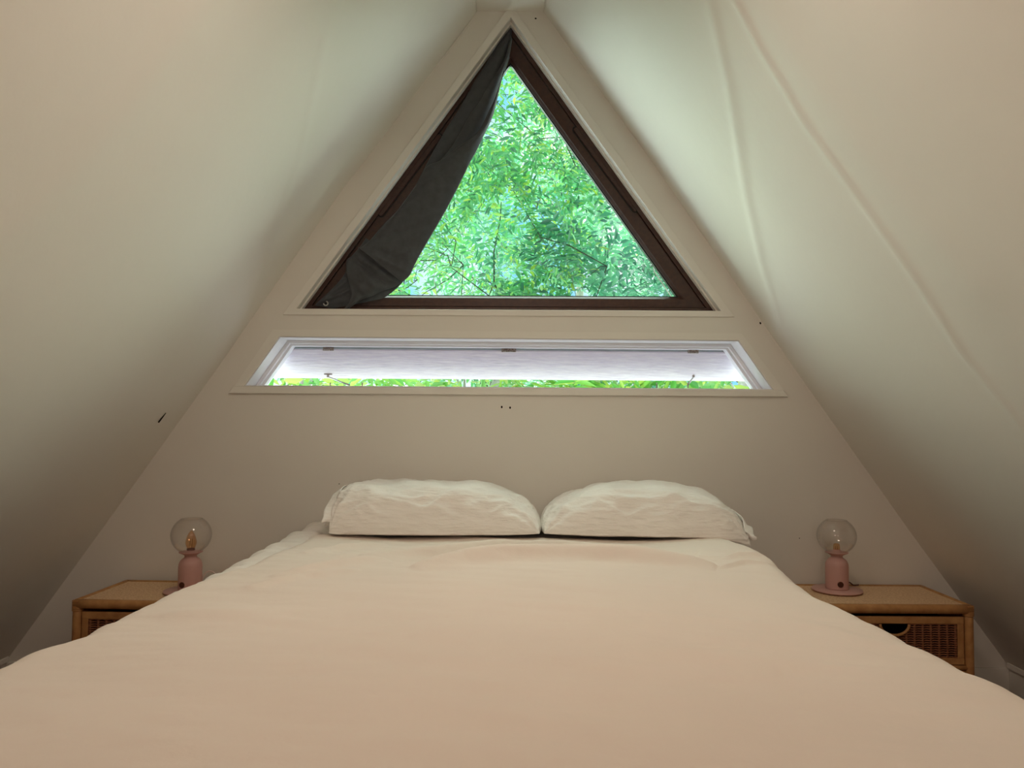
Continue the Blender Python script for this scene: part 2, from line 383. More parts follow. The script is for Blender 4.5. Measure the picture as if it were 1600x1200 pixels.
# ------------------------------------------------------------------ window 2: the low slot
w2 = empty('window_2', (0, 0, 0), kind='structure')
tag(w2, 'long low trapezoid window with a white top hung flap below the triangle')
cas2 = [xz(P(427, 515)), xz(P(1158, 521)), xz(P(1225, 610)), xz(P(367, 603))]
obj('casing', ring(cas2, TRAP, -0.004, 0.0), M['trim'], w2, bevel=.001)
sb = [xz(P(367, 603.5)), xz(P(1222, 609.5)), xz(P(1230, 620)), xz(P(358, 614.5))]
obj('sill_board', prism(sb, -0.012, 0.0), M['trim'], w2, bevel=.002)
T1 = inset(TRAP, [0.0, 0.0, 0.0, 0.0])
obj('lining', ring(inset(TRAP, [0.0005]*4), inset(TRAP, [0.003]*4), 0.001, WT+.01), M['white_paint'], w2)
T2 = inset(TRAP, [0.016, 0.016, 0.004, 0.016]); T3 = inset(TRAP, [0.024, 0.026, 0.006, 0.026])
obj('window_frame', ring(inset(TRAP, 0.003), T2, 0.105, WT), M['white_paint'], w2, bevel=.002)
obj('stop_bead', ring(inset(TRAP, [0.014, 0.014, 0.004, 0.014]), T3, 0.125, WT), M['white_paint'], w2, bevel=.002)
# the open flap
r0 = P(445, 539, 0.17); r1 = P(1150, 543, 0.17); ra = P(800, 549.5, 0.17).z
obj('shaded_head', box(r0.x, r1.x, 0.171, 0.19, ra, r0.z+.012), M['rail_shade'], w2)  # head strip above the flap, its shade put into the colour
YT = 0.165
zt = P(800, 549, YT).z; ang = math.radians(37); LF = 0.142
yb = YT+LF*math.sin(ang); zb = zt-LF*math.cos(ang)
xl0 = P(449, 549, YT).x; xr0 = P(1141, 553, YT).x; xl1 = P(424, 588, yb).x; xr1 = P(1169, 591, yb).x
nrm = Vector((0, math.cos(ang), math.sin(ang)))*0.016
fl_v = []
for off in (Vector((0, 0, 0)), nrm):
    for x, y, z in ((xl0, YT, zt), (xr0, YT, zt), (xr1, yb, zb), (xl1, yb, zb)): fl_v.append(Vector((x, y, z))+off)
bf = [(0, 1, 2, 3), (7, 6, 5, 4), (0, 4, 5, 1), (1, 5, 6, 2), (2, 6, 7, 3), (3, 7, 4, 0)]
flap = obj('flap', (fl_v, bf), M['flap_paint'], w2, bevel=.002, label='white painted wood flap hinged along its top and pushed open')
dv = Vector((0, math.sin(ang), -math.cos(ang)))
for sx, xt, xb_ in ((-1, xl0, xl1), (1, xr0, xr1)):   # black strips along the slanted ends
    a = Vector((xt, YT, zt))+dv*0.008-nrm*0.1; b = Vector((xb_, yb, zb))-dv*0.006-nrm*0.1; q = Vector((sx*0.008, 0, 0))
    V = [a-q*.1, a+q*.6, b+q*.5, b-q*.1]; mid = (a+b)/2
    V = [a, a+q*.5, mid+q*1.0, b+q*.5, b, mid-q*.3]; V = V+[v+nrm*1.1 for v in V]
    obj('edge_strip', (V, [(0, 1, 2, 3, 4, 5), (11, 10, 9, 8, 7, 6)]+[(k, (k+1) % 6, 6+(k+1) % 6, 6+k) for k in range(6)]), M['black'], flap)
for px in (513, 795, 1083):                            # rusty hinge plates
    c = P(px, 545, YT)
    hw = 0.030 if px == 795 else 0.022
    obj('hinge', cat(box(c.x-hw, c.x+hw, YT-.004, YT+.004, zt-.003, zt+.011), tube([(c.x-hw*.8, YT-.006, zt+.001), (c.x+hw*.8, YT-.006, zt+.001)], .0035, 8)), M['rust'], flap, bevel=.001)
for px, tx in ((513, 545), (1083, 1076)):              # stay brackets and arms
    c = P(px, 586, yb-0.01)
    V1 = box(c.x-.017, c.x+.017, c.y-.006, c.y+.004, c.z+.001, c.z+.006)
    V2 = tube([(c.x, c.y-.004, c.z+.004), (c.x, c.y-.008, c.z-.010)], .005, 8)
    br = obj('stay_bracket', cat(V1, V2), M['rust'], flap, bevel=.001)
    e2 = P(tx, 603, 0.13)
    obj('casement_stay', tube([(c.x, c.y-.008, c.z-.008), (e2.x, 0.145, e2.z+.004)], .0032, 8), M['steel'], w2, smooth=True)
for px in (516, 566, 1026, 1075):                      # stay pegs on the sill
    c = P(px, 604, 0.14); obj('stay_peg', lathe([(.0022, c.z-.006), (.0022, c.z+.012), (.003, c.z+.013), (.003, c.z+.016)], 10, c.x, .14), M['rust'], w2)

# ------------------------------------------------------------------ the curtain
right_e = [(800, 45), (797, 70), (794, 86), (786, 110), (779, 140), (774, 162), (765, 187), (755, 210), (735, 250), (724, 272), (710, 300), (686, 345), (662, 385), (648, 410), (640, 427), (630, 440), (618, 452), (600, 465), (575, 471), (550, 476), (520, 482)]
left_e = [(797, 46), (785, 60), (775, 74), (757, 104), (740, 133), (723, 163), (710, 188), (690, 221), (668, 256), (656, 282), (640, 304), (620, 330), (600, 350), (576, 378), (563, 394), (544, 407), (540, 425), (526, 444), (505, 465), (497, 472), (492, 477)]
def resample(pl, n):
    pl = [Vector(p) for p in pl]; u = np.linspace(0, len(pl)-1, n); out = []
    for t in u:
        i = min(int(t), len(pl)-2); f = t-i
        p0 = pl[max(i-1, 0)]; p1 = pl[i]; p2 = pl[i+1]; p3 = pl[min(i+2, len(pl)-1)]
        out.append(0.5*((2*p1)+(p2-p0)*f+(2*p0-5*p1+4*p2-p3)*f*f+(3*p1-p0-3*p2+p3)*f**3))
    return out
cur = empty('curtain', tuple(P(797, 46, 0.0)), 'charcoal grey cloth curtain gathered and tied along the left side of the triangular window', 'curtain')
NU, NV = 300, 110
LE = resample(left_e, NU); RE = resample(right_e, NU)
L0 = cur.location.copy()
def cloth(name, le, re, base, bulge, seed, nu=160, nv=60, curl=.004, rip=.003, folds=(), tuck=0.0):
    """a lap of the curtain between two edge lines; base: how far it stands in front of the frame"""
    A = resample(le, nu); B = resample(re, nu); V = []
    for i in range(nu):
        t = i/(nu-1)
        for j in range(nv):
            q = j/(nv-1); p = A[i]*(1-q)+B[i]*q
            d = base+bulge*math.sin(PI*q)**.7-tuck*q**2
            d += curl*math.exp(-(q/.10)**2)
            d += rip*noise.noise(Vector((p.x*.045, p.y*.03, seed)))+rip*.5*noise.noise(Vector((p.x*.12, p.y*.07, seed+3)))
            for (ax, ay), (bx, by), w, h in folds:
                vx, vy = bx-ax, by-ay; L = math.hypot(vx, vy); u = ((p.x-ax)*vx+(p.y-ay)*vy)/L/L; e_ = ((p.x-ax)*vy-(p.y-ay)*vx)/L/w
                if -.1 < u < 1.1: d += h*math.exp(-e_*e_)*sm(-.1, .2, u)*(1-sm(.8, 1.1, u))
            V.append(P(p.x, p.y, .050-d)-L0)
    o = obj(name, (V, grid_faces(nu, nv)), M['curtain'], cur, smooth=True)
    m = o.modifiers.new('thick', 'SOLIDIFY'); m.thickness = .0025; m.offset = 0
    return o
cloth('curtain_cloth', left_e, right_e, .004, .006, 1, 260, 70, folds=(((497, 474), (545, 436), 3.5, .014), ((497, 474), (548, 452), 3.0, .012), ((499, 476), (540, 470), 4, .008), ((503, 466), (540, 424), 3.0, .008), ((640, 330), (600, 352), 8, .006)))
cloth('pleat', [(797, 50), (770, 90), (745, 122), (724, 160), (711, 181), (696, 204), (680, 232), (664, 262), (650, 290)],
               [(798, 60), (785, 112), (772, 150), (758, 178), (742, 200), (724, 222), (706, 246), (690, 262), (672, 285)], .012, .022, 2, curl=.004, tuck=.010)
cloth('pleat', [(798, 55), (789, 92), (766, 131), (747, 163), (734, 181), (716, 213), (701, 236), (684, 256), (672, 268)],
               [(800, 62), (794, 95), (784, 122), (776, 150), (766, 180), (756, 204), (738, 232), (720, 252), (700, 272)], .030, .024, 3, curl=.006, tuck=.022)
cloth('pleat', [(788, 112), (774, 153), (766, 170), (756, 191), (748, 205), (734, 218), (716, 230), (690, 250), (667, 261), (655, 284), (639, 306), (620, 331), (600, 351), (578, 376), (562, 388), (560, 386)],
               [(787, 110), (780, 140), (775, 162), (770, 180), (764, 195), (756, 211), (746, 232), (734, 254), (723, 277), (710, 303), (695, 331), (680, 357), (664, 384), (649, 411), (640, 430), (628, 441)], .050, .030, 4, 240, 70, curl=.008,
      folds=(((700, 262), (650, 300), 9, .010), ((660, 300), (606, 350), 7, .010), ((655, 355), (590, 372), 6, -.010), ((650, 400), (590, 384), 7, .012), ((640, 425), (585, 398), 5, .010)))
cloth('pleat', [(572, 372), (564, 384), (557, 392), (550, 400), (542, 407), (541, 420), (544, 435), (548, 450), (549, 462), (546, 473), (538, 482)],
               [(640, 420), (636, 430), (630, 438), (620, 446), (612, 450), (604, 452), (596, 455), (584, 461), (570, 466), (556, 474), (545, 482)], .022, .024, 5, 160, 70, curl=.008,
      folds=(((552, 398), (622, 440), 4, .010), ((556, 408), (608, 445), 4, -.010), ((560, 420), (592, 455), 6, .010), ((553, 440), (572, 462), 4, .006)))
def torus(c, R, r, n=24, k=8):
    V = []; Fc = []
    for i in range(n):
        a = 2*PI*i/n
        for j in range(k):
            b = 2*PI*j/k; V.append((c.x+(R+r*math.cos(b))*math.cos(a), c.y+r*math.sin(b), c.z+(R+r*math.cos(b))*math.sin(a)))
    for i in range(n):
        for j in range(k): Fc.append((i*k+j, ((i+1) % n)*k+j, ((i+1) % n)*k+(j+1) % k, i*k+(j+1) % k))
    return V, Fc
c = P(509, 474, 0.030)-L0
obj('eyelet', torus(c, .0085, .0025), M['steel'], cur, smooth=True, label='small silver metal eyelet in the bottom corner')
obj('hook', tube([c+Vector((0, .03, .0)), c+Vector((0, -.004, 0))], .0035, 8), M['black'], cur)

# ------------------------------------------------------------------ bed
MZ = 0.665
BX0, BX1 = -0.765, 0.665; BXC = (BX0+BX1)/2
bed = empty('bed', (BXC, -1.25, 0), 'double bed with mattress, mostly hidden under the pink duvet', 'bed')
def bobj(name, vf, m, **k): return obj(name, ([Vector(v)-bed.location for v in vf[0]], vf[1]), m, bed, **k)
bobj('bed_base', box(BX0+.02, BX1-.02, -2.33, -0.02, 0.10, 0.36), M['bed_wood'], bevel=.01)
bobj('mattress', box(BX0+.025, BX1-.025, -2.34, -0.025, 0.36, MZ-0.02), M['mattress'], bevel=.03)
for x in (BX0+.08, BX1-.08):
    for y in (-2.26, -0.09): bobj('leg', box(x-.03, x+.03, y-.03, y+.03, 0, 0.10), M['bed_wood'], bevel=.005)

def blanket(xa, xb_, y0, y1, ztop, drop, rad, nx, ny, disp, foot_drop=None):
    """cloth over the mattress: xa(y), xb_(y) are side positions, rounded edges that hang down"""
    V = []
    ys = np.linspace(y0, y1, ny)
    for y in ys:
        a, b = xa(y), xb_(y); w = b-a; arc = rad*PI/2; tot = 2*drop+2*arc+(w-2*rad)
        for i in range(nx):
            # denser near the edges
            t = i/(nx-1); s = t*tot
            if s < drop: x, z = a, ztop-rad-(drop-s); n_ = Vector((-1, 0, 0))
            elif s < drop+arc: th = (s-drop)/rad; x = a+rad-rad*math.cos(th); z = ztop-rad+rad*math.sin(th); n_ = Vector((-math.cos(th), 0, math.sin(th)))
            elif s < drop+arc+w-2*rad: x = a+rad+(s-drop-arc); z = ztop; n_ = Vector((0, 0, 1))
            elif s < drop+2*arc+w-2*rad: th = (s-(drop+arc+w-2*rad))/rad; x = b-rad+rad*math.sin(th); z = ztop-rad+rad*math.cos(th); n_ = Vector((math.sin(th), 0, math.cos(th)))
            else: x = b; z = ztop-rad-(s-(drop+2*arc+w-2*rad)); n_ = Vector((1, 0, 0))
            p = Vector((x, y, z)); V.append(p+n_*disp(p, n_, (x-a)/w))
    return V, grid_faces(ny, nx)
# fitted sheet
def d_sheet(p, n_, u):
    d = 0.006*noise.noise(p*7)+0.006*noise.noise(Vector((p.x*22, p.y*9, p.z*22)))
    if p.x < BX0+.18: d += 0.016*abs(noise.noise(Vector((p.x*14, p.y*20, p.z*9))))+0.006
    return d
sv = blanket(lambda y: BX0+.012, lambda y: BX1-.012, -1.5, -0.02, MZ-.004, 0.22, 0.05, 220, 160, d_sheet)
sheet = obj('bed_sheet', sv, M['sheet'], smooth=True); tag(sheet, 'white crumpled fitted sheet showing at the head of the bed under the pillows', 'sheet')
m = sheet.modifiers.new('thick', 'SOLIDIFY'); m.thickness = .003; m.offset = 0
# duvet
SL = [(0, 1037), (57, 1021), (82, 1014), (117, 995), (160, 976), (212, 952), (250, 937), (290, 922), (322, 910), (350, 902), (372, 892)]
SR = [(1208, 872), (1222, 890), (1252, 911), (1282, 932), (1300, 944), (1335, 959), (1375, 977), (1425, 1002), (1462, 1026), (1520, 1050), (1570, 1078), (1600, 1090)]
def edge(pts):
    q = [PZ(x, y, 0.672) for x, y in pts]; q.sort(key=lambda p: p.y)
    return [-2.6]+[p.y for p in q], [q[0].x*1.02]+[p.x for p in q]
EL, ER = edge(SL), edge(SR)
fL = lambda y: float(np.interp(y, *EL)); fR = lambda y: float(np.interp(y, *ER))
DZ = 0.700
# wrinkles given where they lie in the photo: polyline px, width m, height m, sharp side
WR = [
 ([(640, 893), (720, 884), (800, 879), (880, 877), (960, 879), (1040, 884), (1120, 890)], .048, .024, 3.5),
 ([(600, 876), (700, 868), (800, 861), (900, 858), (1000, 862), (1090, 868)], .060, -.026, 1.0),
 ([(560, 862), (680, 856), (780, 846), (880, 843), (980, 848)], .030, .014, 2.2),
 ([(480, 875), (560, 858), (640, 845), (720, 840)], .020, .004, 1.0),
 ([(420, 905), (520, 888), (600, 876)], .022, .008, 1.6),
 ([(380, 925), (480, 905), (560, 896)], .020, .006, 1.4),
 ([(470, 862), (530, 848), (600, 838)], .018, .008, 1.6),
 ([(1110, 880), (1150, 872), (1190, 872), (1215, 880)], .018, .007, 1.5),
 ([(1120, 893), (1160, 884), (1205, 885)], .012, .005, 1.0),
 ([(900, 868), (980, 862), (1060, 866), (1120, 872)], .02, .005, 1.0),
 ([(250, 965), (330, 960), (450, 965)], .03, .003, 1.0),
 ([(1000, 1015), (1120, 1045), (1220, 1062)], .04, .003, 1.0),
 ([(1160, 960), (1280, 985), (1380, 1010)], .03, .003, 1.0),
]
WRW = [([(PZ(x, y, DZ).x, PZ(x, y, DZ).y) for x, y in pl], w, h, sh) for pl, w, h, sh in WR]
def d_duv(p, n_, u):
    top = max(0, n_.z)
    d = 0.012*math.sin(PI*min(1, max(0, u)))**0.7*top
    d += 0.010*noise.noise(Vector((p.x*1.6, p.y*1.3, 1.7)))+0.004*noise.noise(Vector((p.x*3.2, p.y*7, 4.1)))*top
    d += 0.0035*noise.noise(Vector((p.x*5, p.y*18+p.x*5, 9)))*top+.0012*noise.noise(Vector((p.x*14, p.y*40, 3)))*top
    side = 1-top
    d += side*0.012*math.sin(p.y*11+2*noise.noise(Vector((p.y*3, 0, p.z*2))))*sm(0, .25, DZ-p.z)
    if top > .4:
        for pl, w, h, sh in WRW:
            if p.y < min(q[1] for q in pl)-.15 or p.y > max(q[1] for q in pl)+.15: continue
            best = 9; 
            for k, ((a, b), (c_, d_)) in enumerate(zip(pl, pl[1:])):
                vx, vy = c_-a, d_-b; t = ((p.x-a)*vx+(p.y-b)*vy)/(vx*vx+vy*vy); tt = max(0, min(1, t))
                dx, dy = p.x-a-tt*vx, p.y-b-tt*vy; q = math.hypot(dx, dy)
                if q < abs(best):
                    best = q if (vx*dy-vy*dx) < 0 else -q
                    uu = (k+tt)/(len(pl)-1)
            q = best/w
            fade = math.sin(PI*min(1, max(0, uu)))**.5
            d += 1.8*h*fade*math.exp(-(q*(sh if q < 0 else 1))**2)*top
    if top > .4: d -= 0.024*sm(-1.08, -0.98, p.y-0.06*p.x*p.x)*top*sm(.0, .3, u)*sm(0, .3, 1-u)
    # thins out towards the pillows
    d -= 0.016*sm(-0.95, -0.50, p.y)*top
    return d
ny = 330
dv_ = blanket(fL, fR, -2.42, -0.47, DZ, 0.34, 0.085, 420, ny, d_duv)
Vd, Fd = dv_; nx = 420
# rounded foot end that hangs down
foot = []
base_row = [Vector(v) for v in Vd[0:nx]]
for k in range(10, 0, -1):
    th = k/10*PI/2; row = []
    for v in base_row:
        dz = 0.085*(1-math.cos(th)); row.append(Vector((v.x, v.y-0.085*math.sin(th), v.z-dz)))
    foot.append(row)
low = [Vector((v.x, v.y, max(v.z-0.25, 0.15) if v.z > .45 else v.z-.0)) for v in foot[0]]
rows = [low]+foot; Vd = [v for r in rows for v in r]+list(Vd); ny += len(rows)
duvet = obj('duvet', (Vd, grid_faces(ny, nx)), M['duvet'], smooth=True); tag(duvet, 'smooth pale blush duvet spread over the whole bed', 'duvet')
m = duvet.modifiers.new('thick', 'SOLIDIFY'); m.thickness = .012; m.offset = -1

# ------------------------------------------------------------------ pillows
def pillow(name, cx, cy, W_, H_, T, left_blunt, right_blunt, rot, tilt, seed, lip, label, lowz, sag=0.0):
    NU, NV = 130, 90; V = []
    def prof(u, v):
        pu = 1-abs(u)**(left_blunt if u < 0 else right_blunt); pv = 1-abs(v)**4.2
        return max(0, pu)**.5*max(0, pv)**.5
    idx = {}
    def pt(u, v, top):
        h = prof(u, v); x = W_*u*(1-0.05*v*v*(1 if (u > 0) else 1)); y = H_*v*(1-0.06*u*u)
        pl = 1-(0.06 if (u < 0) == (left_blunt > 6) else 0.16)*sm(.25, 1.0, abs(u))
        z = T*(1.30*h*pl-.30) if top else -T*(.30+.12*h)
        q = Vector((u*3+seed, v*3, 0 if top else 7))
        edge = sm(.45, 1, max(abs(u), abs(v)))
        wr = 0.010*noise.noise(q)+0.010*h**.3*noise.noise(Vector((u*5+seed, v*2.2, z*16)))
        wr += 0.0095*(1-abs(noise.noise(Vector((u*5+seed*2, v*5, z*26)))*2.4))*(.35+.65*edge)-.004*abs(noise.noise(Vector((u*4+z*20+seed, v*7, z*45))))
        wr += 0.0030*math.sin((u*u+v*.6)*26+6*noise.noise(Vector((u*2, v*2, seed))))*sm(.7, 1, abs(u))*h**.5
        # corner pinches
        for cu in (-1, 1):
            for cv in (-1,):
                dd = math.hypot((u-cu)*W_, (v-cv)*H_)
                wr += 0.010*math.exp(-(dd/.09)**2)*math.sin(math.atan2((v-cv), (u-cu))*9)
        wr *= min(1, h*1.8)
        z += wr*(1 if top else 0); y += wr*.6*(-1 if v < 0 else 1)*abs(v)**3
        z -= sag*max(0, u)**4
        return Vector((x, y, z))
    for top in (True, False):
        for i in range(NU):
            u = math.sin((-1+2*i/(NU-1))*PI/2)
            for j in range(NV):
                v = math.sin((-1+2*j/(NV-1))*PI/2)
                V.append(pt(u, v, top))
    Fc = grid_faces(NU, NV); off = NU*NV; Fc = Fc+[tuple(k+off for k in f[::-1]) for f in Fc]
    R = Matrix.Rotation(rot, 3, 'Z') @ Matrix.Rotation(tilt, 3, 'X')
    zmin = -T*.62
    V = [R @ v for v in V]
    V2 = [Vector((v.x, v.y, v.z+lowz+T*.43)) for v in V]
    e_ = empty(name, (cx, cy, 0), label, 'pillow', 'pillows at the head of the bed')
    me_v = V2
    o = obj('pillow_body', (me_v, Fc), M['pillow'], e_, smooth=True)
    bm = bmesh.new(); bm.from_mesh(o.data); bmesh.ops.remove_doubles(bm, verts=bm.verts, dist=.0006); bmesh.ops.recalc_face_normals(bm, faces=bm.faces); bm.to_mesh(o.data); bm.free()
    # open hem of the pillowcase
    if lip:
        su, L = lip; V3 = []; n1, n2 = 70, 10
        for a in range(n1):
            th = PI*0.5+2*PI*a/n1
            for b in range(n2):
                t = b/(n2-1)
                vv = math.cos(th)*0.90; zz = math.sin(th)
                hz = (T*(.86 if su < 0 else .5) if zz > 0 else T*.40)*(1-abs(vv)**3.2)**.5*zz
                yy = vv*H_*(0.93+.05*t); xx = su*(W_*0.93+L*t)
                hz *= (1-.25*t)
                wv = .007*noise.noise(Vector((th*2.0, t*1.5, seed)))+.004*math.sin(th*9+seed)*t
                q = R @ Vector((xx+wv, yy+wv, hz+T*.02+wv-(sag*1.3 if su > 0 else 0)*(.8+.5*t)*(1 if zz > -2 else 0)))
                V3.append(Vector((q.x, q.y, max(q.z, -T*.42)+lowz+T*.43)))
        F3 = []
        for a in range(n1):
            for b in range(n2-1): F3.append((a*n2+b, ((a+1) % n1)*n2+b, ((a+1) % n1)*n2+b+1, a*n2+b+1))
        h_ = obj('pillowcase_hem', (V3, F3), M['pillow'], e_, smooth=True)
        mm = h_.modifiers.new('thick', 'SOLIDIFY'); mm.thickness = .003; mm.offset = 0
    return e_
pillow('pillow', -0.245, -0.285, 0.356, 0.235, 0.112, 22.0, 3.2, math.radians(1), 0.0, 1.3, (-1, 0.030),
       'white cotton pillow at the left, its open hem end squared off', 0.676)
pillow('pillow', 0.455, -0.290, 0.347, 0.235, 0.112, 3.0, 3.4, math.radians(-3), 0.0, 5.1, (1, 0.026),
       'white wrinkled cotton pillow at the right, its open hem drooping over the bed edge', 0.676, 0.03)

# ------------------------------------------------------------------ rattan nightstands
NZ = CAMZ-0.6375+0.013
def nightstand(cx, w, mirror, label):
    """built around the local origin at the centre of its base"""
    t = empty('nightstand', (cx, -0.180 if cx > 0 else -0.195, 0), label, 'nightstand', 'rattan nightstands beside the bed', rz=0 if cx > 0 else math.radians(-3))
    h = NZ; dp = 0.156; hw = w/2
    obj('top_panel', box(-hw+.012, hw-.012, -dp+.012, dp-.012, h-.020, h-.003), M['rattan_top'], t, bevel=.002)
    # cane rails round the top
    r_ = .016
    def pole(a, b, r): return tube([Vector(a)*(1-k/8)+Vector(b)*(k/8) for k in range(9)], r, 12)
    obj('top_edge', cat(pole((-hw, -dp, h-r_), (hw, -dp, h-r_), r_), pole((-hw, dp, h-r_*.7), (hw, dp, h-r_*.7), r_*.7),
        pole((-hw, -dp, h-r_*.7), (-hw, dp, h-r_*.7), r_*.7), pole((hw, -dp, h-r_*.7), (hw, dp, h-r_*.7), r_*.7)), M['rattan'], t, smooth=True)
    for sx in (-1, 1):
        for sy in (-1, 1):
            pst = obj('post', cat(pole((sx*(hw-.003), sy*(dp-.003), 0), (sx*(hw-.003), sy*(dp-.003), h-.010), .0155)), M['rattan'], t, smooth=True)
            obj('cane_wrapping', cat(*[lathe([(.017, h-.040+k*.0052), (.0185, h-.0375+k*.0052), (.017, h-.035+k*.0052)], 12, sx*(hw-.003), sy*(dp-.003)) for k in range(7)]), M['rattan'], pst, smooth=True)
        obj('side_panel', box(sx*(hw-.012)-.004, sx*(hw-.012)+.004, -dp+.01, dp-.01, .03, h-.02), M['rattan_dark'], t)
    obj('back_panel', box(-hw+.01, hw-.01, dp-.012, dp-.004, .03, h-.02), M['rattan_dark'], t)
    obj('rail', pole((-hw+.01, -dp, .03), (hw-.01, -dp, .03), .013), M['rattan'], t, smooth=True)
    obj('rail', pole((-hw+.01, -dp, .222), (hw-.01, -dp, .222), .008), M['rattan'], t, smooth=True)
    ix = hw-.022
    for z0, z1 in ((.232, h-.042), (.048, .212)):
        dr = obj('drawer', cat(
            box(-ix, ix, -dp-.004, -dp+.008, z1-.024, z1), box(-ix, ix, -dp-.004, -dp+.008, z0, z0+.022),
            box(-ix, -ix+.022, -dp-.003, -dp+.007, z0+.022, z1-.024), box(ix-.022, ix, -dp-.003, -dp+.007, z0+.022, z1-.024)), M['rattan'], t, bevel=.002)
        # cut-out handle: a D shape under the top rail of the drawer
        hr, hd = .046, .034; zc = z1-.024
        D_ = [(hr*math.cos(a), zc-.002-hd*math.sin(a)) for a in np.linspace(0, PI, 17)]
        x0, x1, za, zb_ = -ix+.022, ix-.022, z0+.022, zc
        # woven panel: cane wires over vertical ribs, leaving the handle open
        parts = []
        nz_ = int((zb_-za)/.0078)+1
        for k in range(nz_):
            z = za+.003+k*.0078
            segs = [(x0, x1)]
            dzc = (zc-.002-z)/(hd+.006)
            if dzc < 1: 
                xx = (hr+.006)*math.sqrt(max(0, 1-dzc*dzc)); segs = [(x0, -xx), (xx, x1)]
            for a_, b_ in segs:
                n_ = max(6, int((b_-a_)/.005))
                parts.append(tube([(a_+(b_-a_)*q/n_, -dp+.002-.0030*math.cos((a_+(b_-a_)*q/n_-x0-.006)/.028*2*PI), z) for q in range(n_+1)], .0026, 5))
        obj('woven_panel', cat(*parts), M['rattan_dark'], dr, smooth=True)
        ribs = []
        for q in range(int((x1-x0)/.028)+1):
            x = x0+.006+q*.028; zt_ = zb_
            if abs(x) < hr+.004: zt_ = zc-.002-(hd+.004)*math.sqrt(1-(x/(hr+.005))**2)
            ribs.append(tube([(x, -dp+.001, za), (x, -dp+.001, zt_)], .0030, 6))
        obj('ribs', cat(*ribs), M['rattan_mid'], dr, smooth=True)
        obj('handle_rim', tube([(x*1.08, -dp-.004, zc+(z-zc)*1.08) for x, z in D_], .0048, 8), M['rattan'], dr, smooth=True)
        obj('drawer_box', cat(box(-ix+.005, ix-.005, -dp+.010, dp-.02, z0+.003, z0+.008), box(-ix+.003, -ix+.008, -dp+.010, dp-.02, z0+.003, z1-.03),
            box(ix-.008, ix-.003, -dp+.010, dp-.02, z0+.003, z1-.03), box(-ix+.005, ix-.005, dp-.025, dp-.02, z0+.003, z1-.03)), M['drawer_inside'], dr)
    return t
nightstand(1.322, 0.52, 1, 'rattan nightstand on the right of the bed, cut-out handle of its drawer in view')
nightstand(-1.210, 0.52, -1, 'rattan nightstand on the left of the bed, only its corner and top in view')

# ------------------------------------------------------------------ lamps
def lamp(loc, kind, knob_ang, label, cordpts, cordmat):
    t = empty('table_lamp', loc, label, 'lamp', 'pink globe table lamps')
    obj('lamp_base', lathe([(.001, 0), (.086, 0), (.089, .0025), (.088, .006), (.03, .0075)], 64), M['pink'], t, smooth=True)
    obj('lamp_body', lathe([(.0395, .006), (.0405, .012), (.0405, .088), (.0395, .098), (.036, .108), (.030, .115), (.023, .120), (.020, .125), (.022, .129), (.030, .134), (.040, .1385), (.0405, .141), (.038, .1415), (.015, .141), (.013, .150)], 64), M['pink'], t, smooth=True)
    n = 40; R_ = .070; zc = .200; prof = []
    for k in range(n+1):
        a = math.radians(-62+(62+58)*k/n); prof.append((R_*math.cos(a)*1.0, zc+R_*math.sin(a)*.97))
    g = obj('globe_shade', lathe(prof, 64, cap=False), M['globe'], t, smooth=True, label='clear open topped glass globe')
    mm = g.modifiers.new('thick', 'SOLIDIFY'); mm.thickness = .0018; mm.offset = -1
    rr, rz = prof[-1]
    obj('glass_rim', lathe([(rr-.0016, rz-.001), (rr+.0006, rz), (rr-.0008, rz+.0015), (rr-.0016, rz-.001)], 64, cap=False), M['globe'], g, smooth=True)
    if kind == 'candle':
        obj('bulb', lathe([(.012, .152), (.016, .160), (.019, .170), (.0185, .180), (.014, .196), (.008, .208), (.003, .214), (.0005, .216)], 32, cap=False), M['bulb'], t, smooth=True, label='amber candle shaped bulb')
        obj('socket', lathe([(.014, .141), (.014, .152), (.011, .153)], 32), M['knob'], t, smooth=True)
        obj('filament', cat(tube([(.003, 0, .153), (.004, 0, .185)], .0008, 5), tube([(-.003, 0, .153), (-.004, 0, .185)], .0008, 5)), M['knob'], t)
    else:
        obj('bulb', lathe([(.0115, .141), (.012, .146), (.012, .163), (.0105, .169), (.007, .172), (.0005, .173)], 32, cap=False), M['bulb'], t, smooth=True, label='short amber capsule bulb')
        obj('filament', cat(tube([(.003, 0, .141), (.004, 0, .162)], .0009, 5), tube([(-.003, 0, .141), (-.004, 0, .162)], .0009, 5)), M['knob'], t)
    a = knob_ang; dx, dy = math.cos(a), math.sin(a); kc = Vector((dx*.0395, dy*.0395, .0295))
    ax = Vector((dx, dy, 0)); bx = Vector((-dy, dx, 0)); V = []
    for off, r in ((0, .0105), (.003, .0105), (.0038, .009)):
        for k in range(24):
            th = 2*PI*k/24; V.append(kc+ax*off+bx*r*math.cos(th)+Vector((0, 0, 1))*r*math.sin(th))
    Fc = [(i*24+k, i*24+(k+1) % 24, (i+1)*24+(k+1) % 24, (i+1)*24+k) for i in range(2) for k in range(24)]+[tuple(range(48, 72)), tuple(range(24))]
    obj('switch_knob', (V, Fc), M['knob'], t)
    obj('power_cord', tube(resample3(cordpts, 30), .0026, 8), cordmat, t, smooth=True)
    return t
def resample3(pl, n):
    return resample(pl, n)
lamp((-1.142, -0.215, NZ+.001), 'candle', math.radians(-90-24+20-14), 'pink globe lamp with a candle bulb on the left nightstand',
     [(.038, .01, .034), (.046, .012, .056), (.060, .015, .068), (.078, .018, .062), (.090, .02, .040), (.10, .03, .006), (.13, .05, .003)], M['cord'])
